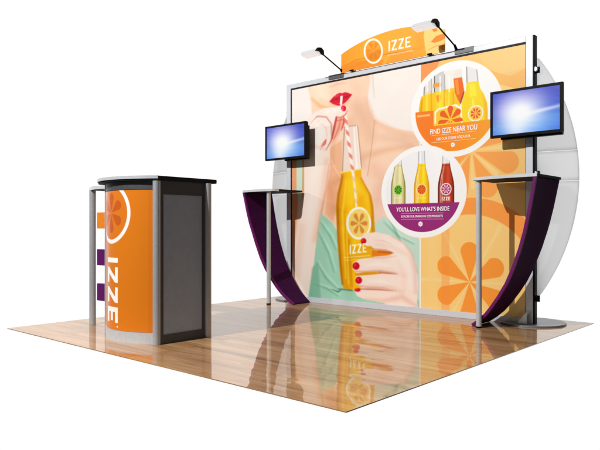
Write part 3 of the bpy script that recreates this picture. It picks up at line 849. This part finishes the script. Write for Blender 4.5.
bk.prism([(hx0, hz0)] + [(hx1, hz0)] + [(float(x), float(htop(x))) for x in xs_[::-1]], YH - .0035, YH + .004, axis='y')
bk.build('backing_board', M['acco'], hs_)
lettering('SPARKLING JUICE', hd(400.5, 53)[0], YH - .0052, hd(400.5, 54.4)[1], .017, .245, M['cream'], hb)
for u_ in (352, 430):
    x_ = hd(u_, 50)[0]
    c_ = MB(); c_.box((x_ - .022, YH - .010, ZT + .0005), (x_ + .022, YH + .03, ZT + .014), .003); c_.build('clip', M['black'], hs_)

# ------------------------------------------------------------------ clip lamps
def clip_lamp(x, side, label):
    t = thing('clip_lamp', (x, YF, ZT), label, 'lamp', 'arm lamps clipped to the top of the backdrop')
    c_ = MB()
    xa, xb = (x - .165, x + .012) if side < 0 else (x - .015, x + .145)
    c_.box((xa, YF - .008, ZT - .036), (xb, YF + .052, ZT + .006), .003); c_.build('clamp', M['clampgrey'], t)
    a_ = MB(); p0 = Vector((x, YF - .004, ZT + .006)); p1 = Vector((x, .775, 2.262))
    a_.tube(p0, p0 + Vector((0, -.03, .03)), .012, .009, seg=16)
    a_.tube(p0 + Vector((0, -.026, .024)), p1, .0062, seg=12); a_.tube(p1 - (p1 - p0).normalized() * .03, p1, .009, seg=12)
    a_.build('arm', M['black'], t, smooth=True)
    h_ = MB(); L = .185
    # trough shaped visor, open towards the backdrop
    prof = [(-.030, -.014), (-.026, .008), (-.010, .022), (.012, .024), (.027, .012), (.030, .004), (.010, -.004), (-.012, -.012)]
    rot = R(-30)
    def rp(p):
        a, b = p[0] * 1.45, p[1] * 1.6
        return (.765 + a * math.cos(rot) - b * math.sin(rot), 2.262 + a * math.sin(rot) + b * math.cos(rot))
    pr = [rp(p) for p in prof]
    h_.prism(pr, x - L, x - .012, axis='x')
    hh = h_.build('lamp_head', M['diffuser'], t)
    e1 = MB(); pe = [rp(p) for p in [(-.034, -.016), (-.028, .012), (-.006, .028), (.020, .028), (.033, .012), (-.006, .004)]]
    e1.prism(pe, x - .014, x + .006, axis='x'); e1.build('end_cap', M['black'], hh)
    k1 = MB(); k1.prism([rp(q_) for q_ in [(-.0315, -.013), (-.027, .009), (-.0105, .0235), (.012, .0255), (.0285, .013), (.027, .012), (.012, .0243), (-.010, .0223), (-.0262, .0082), (-.0302, -.0138)]], x - L - .002, x - .014, axis='x'); k1.build('hood', M['visor'], hh)
clip_lamp(-.53, -1, 'small white visor lamp on a thin black arm, left of the orange header board')
clip_lamp(.617, 1, 'small white lamp on a thin black arm, beside the header board\'s right end')

# ------------------------------------------------------------------ televisions
def paint_tv(x0, x1, z0, z1):
    def f(X, Z):
        u = (X - x0) / (x1 - x0); v = (Z - z0) / (z1 - z0)
        A = Art(u, v, 0)
        c = rgb(70, 110, 205) * (1 - v[..., None]) + rgb(84, 100, 200) * v[..., None]
        sea = np.clip((.42 - v + .18 * u) / .25, 0, 1)[..., None]
        c = c * (1 - sea) + rgb(120, 178, 236) * sea
        n = smooth_noise(u * 3, v * 9, 3.0, 5); n2 = smooth_noise(u * 9, v * 22, 3.0, 9)
        c = c + (n * 14 + n2 * 8)[..., None]
        pk = np.exp(-(((u - .45) / .38) ** 2 + ((v - .86) / .20) ** 2))[..., None]
        c = c * (1 - .5 * pk) + rgb(236, 190, 236) * .5 * pk
        pk = np.exp(-(((u - .16) / .15) ** 2 + ((v - .62) / .25) ** 2))[..., None]
        c = c * (1 - .45 * pk) + rgb(206, 170, 230) * .45 * pk
        d = np.sqrt(((u - .42) / .42) ** 2 + ((v - .50) / .50) ** 2)
        gl = np.exp(-d ** 2.4 * 1.5)[..., None]
        c = c * (1 - gl) + 255 * gl
        b2 = np.exp(-(((u - .36) / .18) ** 2 + ((v - .10) / .30) ** 2))[..., None] * .9
        c = c * (1 - b2) + rgb(248, 252, 255) * b2
        st_ = np.exp(-((v - .42 - .20 * (u - .45)) / .045) ** 2)[..., None] * np.clip((u - .4) / .3, 0, 1)[..., None] * .75
        c = c * (1 - st_) + 255 * st_
        vg = np.clip(((u - .45) / .5) ** 2 + ((v - .45) / .55) ** 2, 0, 1.6)[..., None]
        return c * (1 - .22 * vg * rgb(1, .8, .15))
    return f
def television(x0, x1, z0, z1, y, label, housing):
    t = thing('television', ((x0 + x1) / 2, y, z0), label, 'television', 'flat screens mounted on the backdrop edges')
    b = .019; fr = MB()
    fr.box((x0, y, z0), (x0 + b, y + .03, z1), .002); fr.box((x1 - b, y, z0), (x1, y + .03, z1), .002)
    fr.box((x0 + b, y, z1 - b), (x1 - b, y + .03, z1), .002); fr.box((x0 + b, y, z0), (x1 - b, y + .03, z0 + b), .002)
    fr.build('bezel', M['black'], t)
    sheet('screen', 220, 140, lambda u, v: (x0 + b + u * (x1 - x0 - 2 * b), y + .005 + 0 * u, z0 + b + v * (z1 - z0 - 2 * b)), SCREEN, t, paint_tv(x0 + b, x1 - b, z0 + b, z1 - b), smooth=False)
    c = MB(); c.box((x0 + .004, y + .0302, z0 + .004), (x1 - .004, y + .045, z1 - .004), .004)
    c.box((x0 + housing[0], y + .0452, z0 + housing[1]), (x1 - .02, y + .085, z1 - .03), .006); c.build('back_cover', M['black'], t)
    m_ = MB(); xm = (x0 + x1) / 2; m_.box((xm - .06, y + .0852, z0 + .08), (xm + .06, 1.091, z1 - .08), .003); m_.build('wall_bracket', M['black'], t)
television(.966, 1.492, 1.381, 1.725, .95, 'flat screen showing a bright blue sky, above the right purple table', (.06, -.012))
television(-1.398, -.862, 1.379, 1.719, .95, 'flat screen showing a bright blue sky, above the left purple table', (.22, -.012))

# ------------------------------------------------------------------ side tables with purple fabric fins
def side_table(s, inner, outer, pole, front, label):
    t = thing('side_table', (s * 1.2, .85, 0), label, 'table', 'half tables with curved purple fabric sides')
    yb = 1.066; bf = front
    pts = []
    n = 14
    yi = pole[1] - .005       # front edge at the inner corner
    x_in, x_out = abs(inner), abs(outer)
    for i in range(n + 1):     # front edge, inner to outer, bowed out slightly
        k = i / n
        pts.append((x_in + .02 + (x_out - x_in - .02) * k, yi - .03 + (bf - (yi - .03)) * k - .022 * math.sin(math.pi * k)))
    pts.append((x_out, yb)); pts.append((x_in, yb)); pts.append((x_in - .004, yi + .04)); pts.append((x_in + .002, yi))
    P = [(s * a, b) for a, b in pts]
    tb = MB(); tb.prism(P, 1.057, 1.075, bev=.0015); top = tb.build('table_top', M['topdark'], t)
    # silver band on the front edge
    eb = MB(); fp = pts[:n + 1]
    o1 = [(s * a, b - .0035) for a, b in fp]; o2 = [(s * a, b - .0003) for a, b in fp]
    fp_ = [(s * (x_in - .0035), yi + .035), (s * (x_in + .0), yi - .012)] + o1; fi = [(s * (x_in - .0005), yi + .036), (s * (x_in + .004), yi - .009)] + o2
    eb.prism(fp_ + fi[::-1], 1.0555, 1.0765); eb.build('edge_band', M['edge'], top)
    lg = MB(); px_, py_ = pole
    lg.tube((px_, py_, .006), (px_, py_, 1.0565), .0195, seg=32); leg = lg.build('leg', M['pole'], t, smooth=True)
    ft = MB(); ft.tube((px_, py_, 0), (px_, py_, .012), .021, seg=32); ft.build('foot', M['black'], leg, smooth=True)
    # fin
    zs = np.array([1.0568, .98, .865, .76, .69, .57, .43, .33, .24, .16, .10, .05, .006])
    xs = np.array([1.428, 1.412, 1.388, 1.362, 1.342, 1.303, 1.247, 1.197, 1.138, 1.078, 1.026, .968, .905]) + (abs(outer) - 1.442) * np.clip(zs, 0, 1) * .6
    def fn(u, v):
        x = np.interp(v * 12, np.arange(13), xs); z = np.interp(v * 12, np.arange(13), zs)
        # smooth the polyline a little
        yf = (bf + .012) + (.155 * v ** 1.3) ; return s * (x - .012 * np.sin(np.pi * u) * (1 - v) * .4), yf + (1.060 - yf) * u, z
    fin = sheet('fabric_side', 30, 80, fn, M['purple'], t, thick=.012, label='curved purple fabric side')
    tr = MB()
    vv = np.linspace(0, 1, 49)
    pr = [(float(np.interp(k * 12, np.arange(13), xs)), float(bf + .012 + .155 * k ** 1.3), float(np.interp(k * 12, np.arange(13), zs))) for k in vv]
    bm = tr.bm; rings = []
    for i, (x, y, z) in enumerate(pr):
        a = pr[max(i - 1, 0)]; b = pr[min(i + 1, 48)]
        d = Vector((b[0] - a[0], 0, b[2] - a[2])).normalized(); nn = Vector((-d.z, 0, d.x)); c = Vector((x, y, z))
        q4 = [c + nn * .0105 + Vector((0, -.012, 0)), c - nn * .0105 + Vector((0, -.012, 0)), c - nn * .0105 + Vector((0, .006, 0)), c + nn * .0105 + Vector((0, .006, 0))]
        rings.append([bm.verts.new((s * p.x, p.y, p.z)) for p in q4])
    for i in range(48):
        for j in range(4): bm.faces.new((rings[i][j], rings[i][(j + 1) % 4], rings[i + 1][(j + 1) % 4], rings[i + 1][j]))
    bm.faces.new(rings[0]); bm.faces.new(rings[-1])
    tr.build('edge_piping', M['purpletrim'], fin)
side_table(1, .940, 1.442, (.981, .735), .624, 'narrow table with a curved purple side, at the right end of the backdrop')
side_table(-1, -1.005, -1.420, (-1.105, .705), .670, 'narrow table with a curved purple side, at the left end of the backdrop')

# ------------------------------------------------------------------ reception counter
ct = thing('reception_counter', (-.45, -1.0, 0), 'tall counter with a curved orange lettered front and dark grey side, silver posts', 'counter')
# front curve, from the right post round to the left: (angle param) quadratic arc
def arc(t, off=0.0):
    """t 0..1 along the front from the right post to the left one"""
    x0, y0, x1, y1 = -.215, -1.190, -.775, -1.165
    rad = .42; mx_, my_ = (x0 + x1) / 2, (y0 + y1) / 2
    half = math.hypot(x1 - x0, y1 - y0) / 2; ang = math.asin(half / rad); cc = (mx_, my_ + math.sqrt(rad ** 2 - half ** 2))
    a = ang * (1 - 2 * t)
    return cc[0] + (rad + off) * np.sin(a), cc[1] - (rad + off) * np.cos(a)
ARC_LEN = .42 * 2 * math.asin(.2803 / .42)
def fn_front(u, v):
    x, y = arc(u); return x, y, .070 + v * (.955 - .070)
def paint_counter(X, Z):
    t = np.linspace(0, 1, X.shape[1])[None, :].repeat(X.shape[0], 0)
    S_ = t * ARC_LEN            # metres from the right edge, along the curve
    A = Art(-S_, Z, (216, 120, 20)); px = .002
    A.put(np.clip((.05 - S_) / .003, 0, 1) * np.clip((S_ - .044) / .003, 0, 1), (190, 100, 12), .6)
    A.put((S_ < .044).astype(float), (210, 114, 18), .6)
    # ring and flower
    k = -.372; zc = .812
    A.put(A.ell(k, zc, .196, .196, px), (240, 238, 236)); A.put(A.ell(k, zc, .170, .170, px), (216, 118, 26))
    A.put(A.petals(k, zc, .012, .128, .032, 6, 90, px, k=.8), (190, 82, 22), .8)
    # lettering runs down the front; cap tops towards the right edge
    wl, hl, tk, gp_ = .098, .150, .031, .029
    zcur = .527
    xb_ = -.440
    for ch in 'IZZE':
        wch = tk if ch == 'I' else wl
        for P in letter(ch, 0, 0, wl, hl, tk):
            A.put(A.poly([(xb_ + b, zcur - a) for a, b in P], px), (250, 248, 244))
        zcur -= wch + gp_
    A.put(A.ell(xb_ + hl - .006, zcur + .006, .006, .006, px), (250, 248, 244))
    return A.c
fp = sheet('front_panel', 300, 460, fn_front, PRINT_GLOSS, ct, paint_counter, label='curved orange front with a white ring, a flower and big white letters running down')
def band(name, t0, t1, z0, z1, o0, o1, m, parent=ct, n=40):
    b = MB(); T = np.linspace(t0, t1, n)
    P = [tuple(float(q) for q in arc(t, o1)) for t in T] + [tuple(float(q) for q in arc(t, o0)) for t in T[::-1]]
    b.prism(P, z0, z1); return b.build(name, m, parent)
band('front_backing', 0, 1, .071, .954, -.016, -.001, M['darkrail'])
band('kick_band', 0, 1, .0, .069, -.016, .004, M['base_trim'])
band('top_band', 0, 1, .956, 1.0085, -.016, .003, M['darkrail'])
s1 = MB(); s1.box((-.790, -1.165, .0), (-.772, -.80, .978), .002); s1.build('side_panel', M['darkgrey'], ct, label='far side panel facing the small shelf')
# visible right side: rails and inset panel
xs_r = -.182
rl = MB()
rl.box((xs_r - .02, -1.172, .0), (xs_r, -.812, .055)); rl.box((xs_r - .02, -1.172, .925), (xs_r, -.812, 1.0095))
rl.box((xs_r - .02, -1.172, .055), (xs_r, -1.150, .925)); rl.box((xs_r - .02, -.842, .055), (xs_r, -.812, .925))
rl.build('side_frame', M['darkrail'], ct)
sp_ = MB(); sp_.box((xs_r - .018, -1.150, .055), (xs_r - .006, -.842, .925)); sp_.build('side_panel', M['darkgrey'], ct, label='flat dark grey side panel')
bp2 = MB(); bp2.box((-.772, -.815, .02), (xs_r - .022, -.80, .978)); bp2.build('back_panel', M['darkgrey'], ct)
for (x, y, z) in [(-.197, -1.190, 1.006), (-.180, -.800, 1.0095), (-.785, -1.165, 1.006), (-.785, -.800, .985)]:
    p_ = MB(); p_.tube((x, y, 0), (x, y, z), .0235, seg=36, bev=.001); p_.build('post', M['cpole'], ct, smooth=True)
# slab
def slab_pts(off=0.0, n=40):
    P = [(-.172 + off, -.730 + off), (-.172 + off, -1.196)]
    # bowed front edge
    x0, y0, x1, y1 = -.172 + off, -1.196, -.860 - off, -1.165
    rad = .50; half = math.hypot(x1 - x0, y1 - y0) / 2; mx_, my_ = (x0 + x1) / 2, (y0 + y1) / 2
    cc = (mx_, my_ + math.sqrt(rad ** 2 - half ** 2)); ang = math.asin(half / rad)
    for i in range(1, n):
        a = ang * (1 - 2 * i / n); P.append((cc[0] + (rad + off) * math.sin(a), cc[1] - (rad + off) * math.cos(a)))
    P += [(x1, y1), (-.860 - off, -.730 + off)]
    return P
sl = MB(); sl.prism(slab_pts(), 1.010, 1.037, bev=.002); slab = sl.build('counter_top', M['topdark'], ct)
P = slab_pts()[1:-1]
Po = slab_pts(.004)[1:-1]
P = [p for p in P]; Po = [(P[0][0] - .0005, P[0][1] - .004)] + [p for p in Po[1:]]
be = MB(); be.prism([(a, b - .0004) for a, b in P] + Po[::-1], 1.020, 1.0385); be.build('edge_band', M['base_trim'], slab)
# small left shelf with its post and colour squares
sh = MB(); shp = []
for i in range(25):
    a = R(180 + 180 * i / 24); shp.append((-1.075 + .205 * math.cos(a), -1.050 + .085 * math.sin(a)))
shp += [(-.800, -1.05), (-.800, -.86), (-1.26, -.86)]
shp = [(-1.285, -.86), (-1.285, -1.02)] + [(-1.285 + .485 * i / 12, -1.02 - .07 * math.sin(math.pi * i / 12)) for i in range(1, 12)] + [(-.800, -1.02), (-.800, -.86)]
sh.prism(shp, .996, 1.016, bev=.002); shf = sh.build('side_shelf', M['topdark'], ct)
she = MB(); q1 = [(a, b - .0004) for a, b in shp[1:-1]]; q2 = [(a, b - .004) for a, b in shp[1:-1]]
she.prism(q1 + q2[::-1], .994, 1.0175); she.build('edge_band', M['edge'], shf)
p_ = MB(); p_.tube((-1.222, -1.030, 0), (-1.222, -1.030, .9955), .024, seg=36, bev=.001); p_.build('post', M['cpole'], ct, smooth=True)
def square(u0, u1, v0, v1, m, lab):
    s_, c_ = math.sin(YAW), math.cos(YAW)
    a = from_art(u0, v0, -1.05); b = from_art(u1, v1, -1.05)
    k = MB(); k.box((a[0], -1.075, b[1]), (-.792, -1.035, a[1]), .002); k.build('colour_square', m, ct, label=lab)
square(100, 107, 212.5, 228.5, M['acco'], 'small orange square panel')
square(100, 107, 249, 265.5, M['accp'], 'upper small purple square panel')
square(100, 107, 283, 301, M['accp'], 'lower small purple square panel')
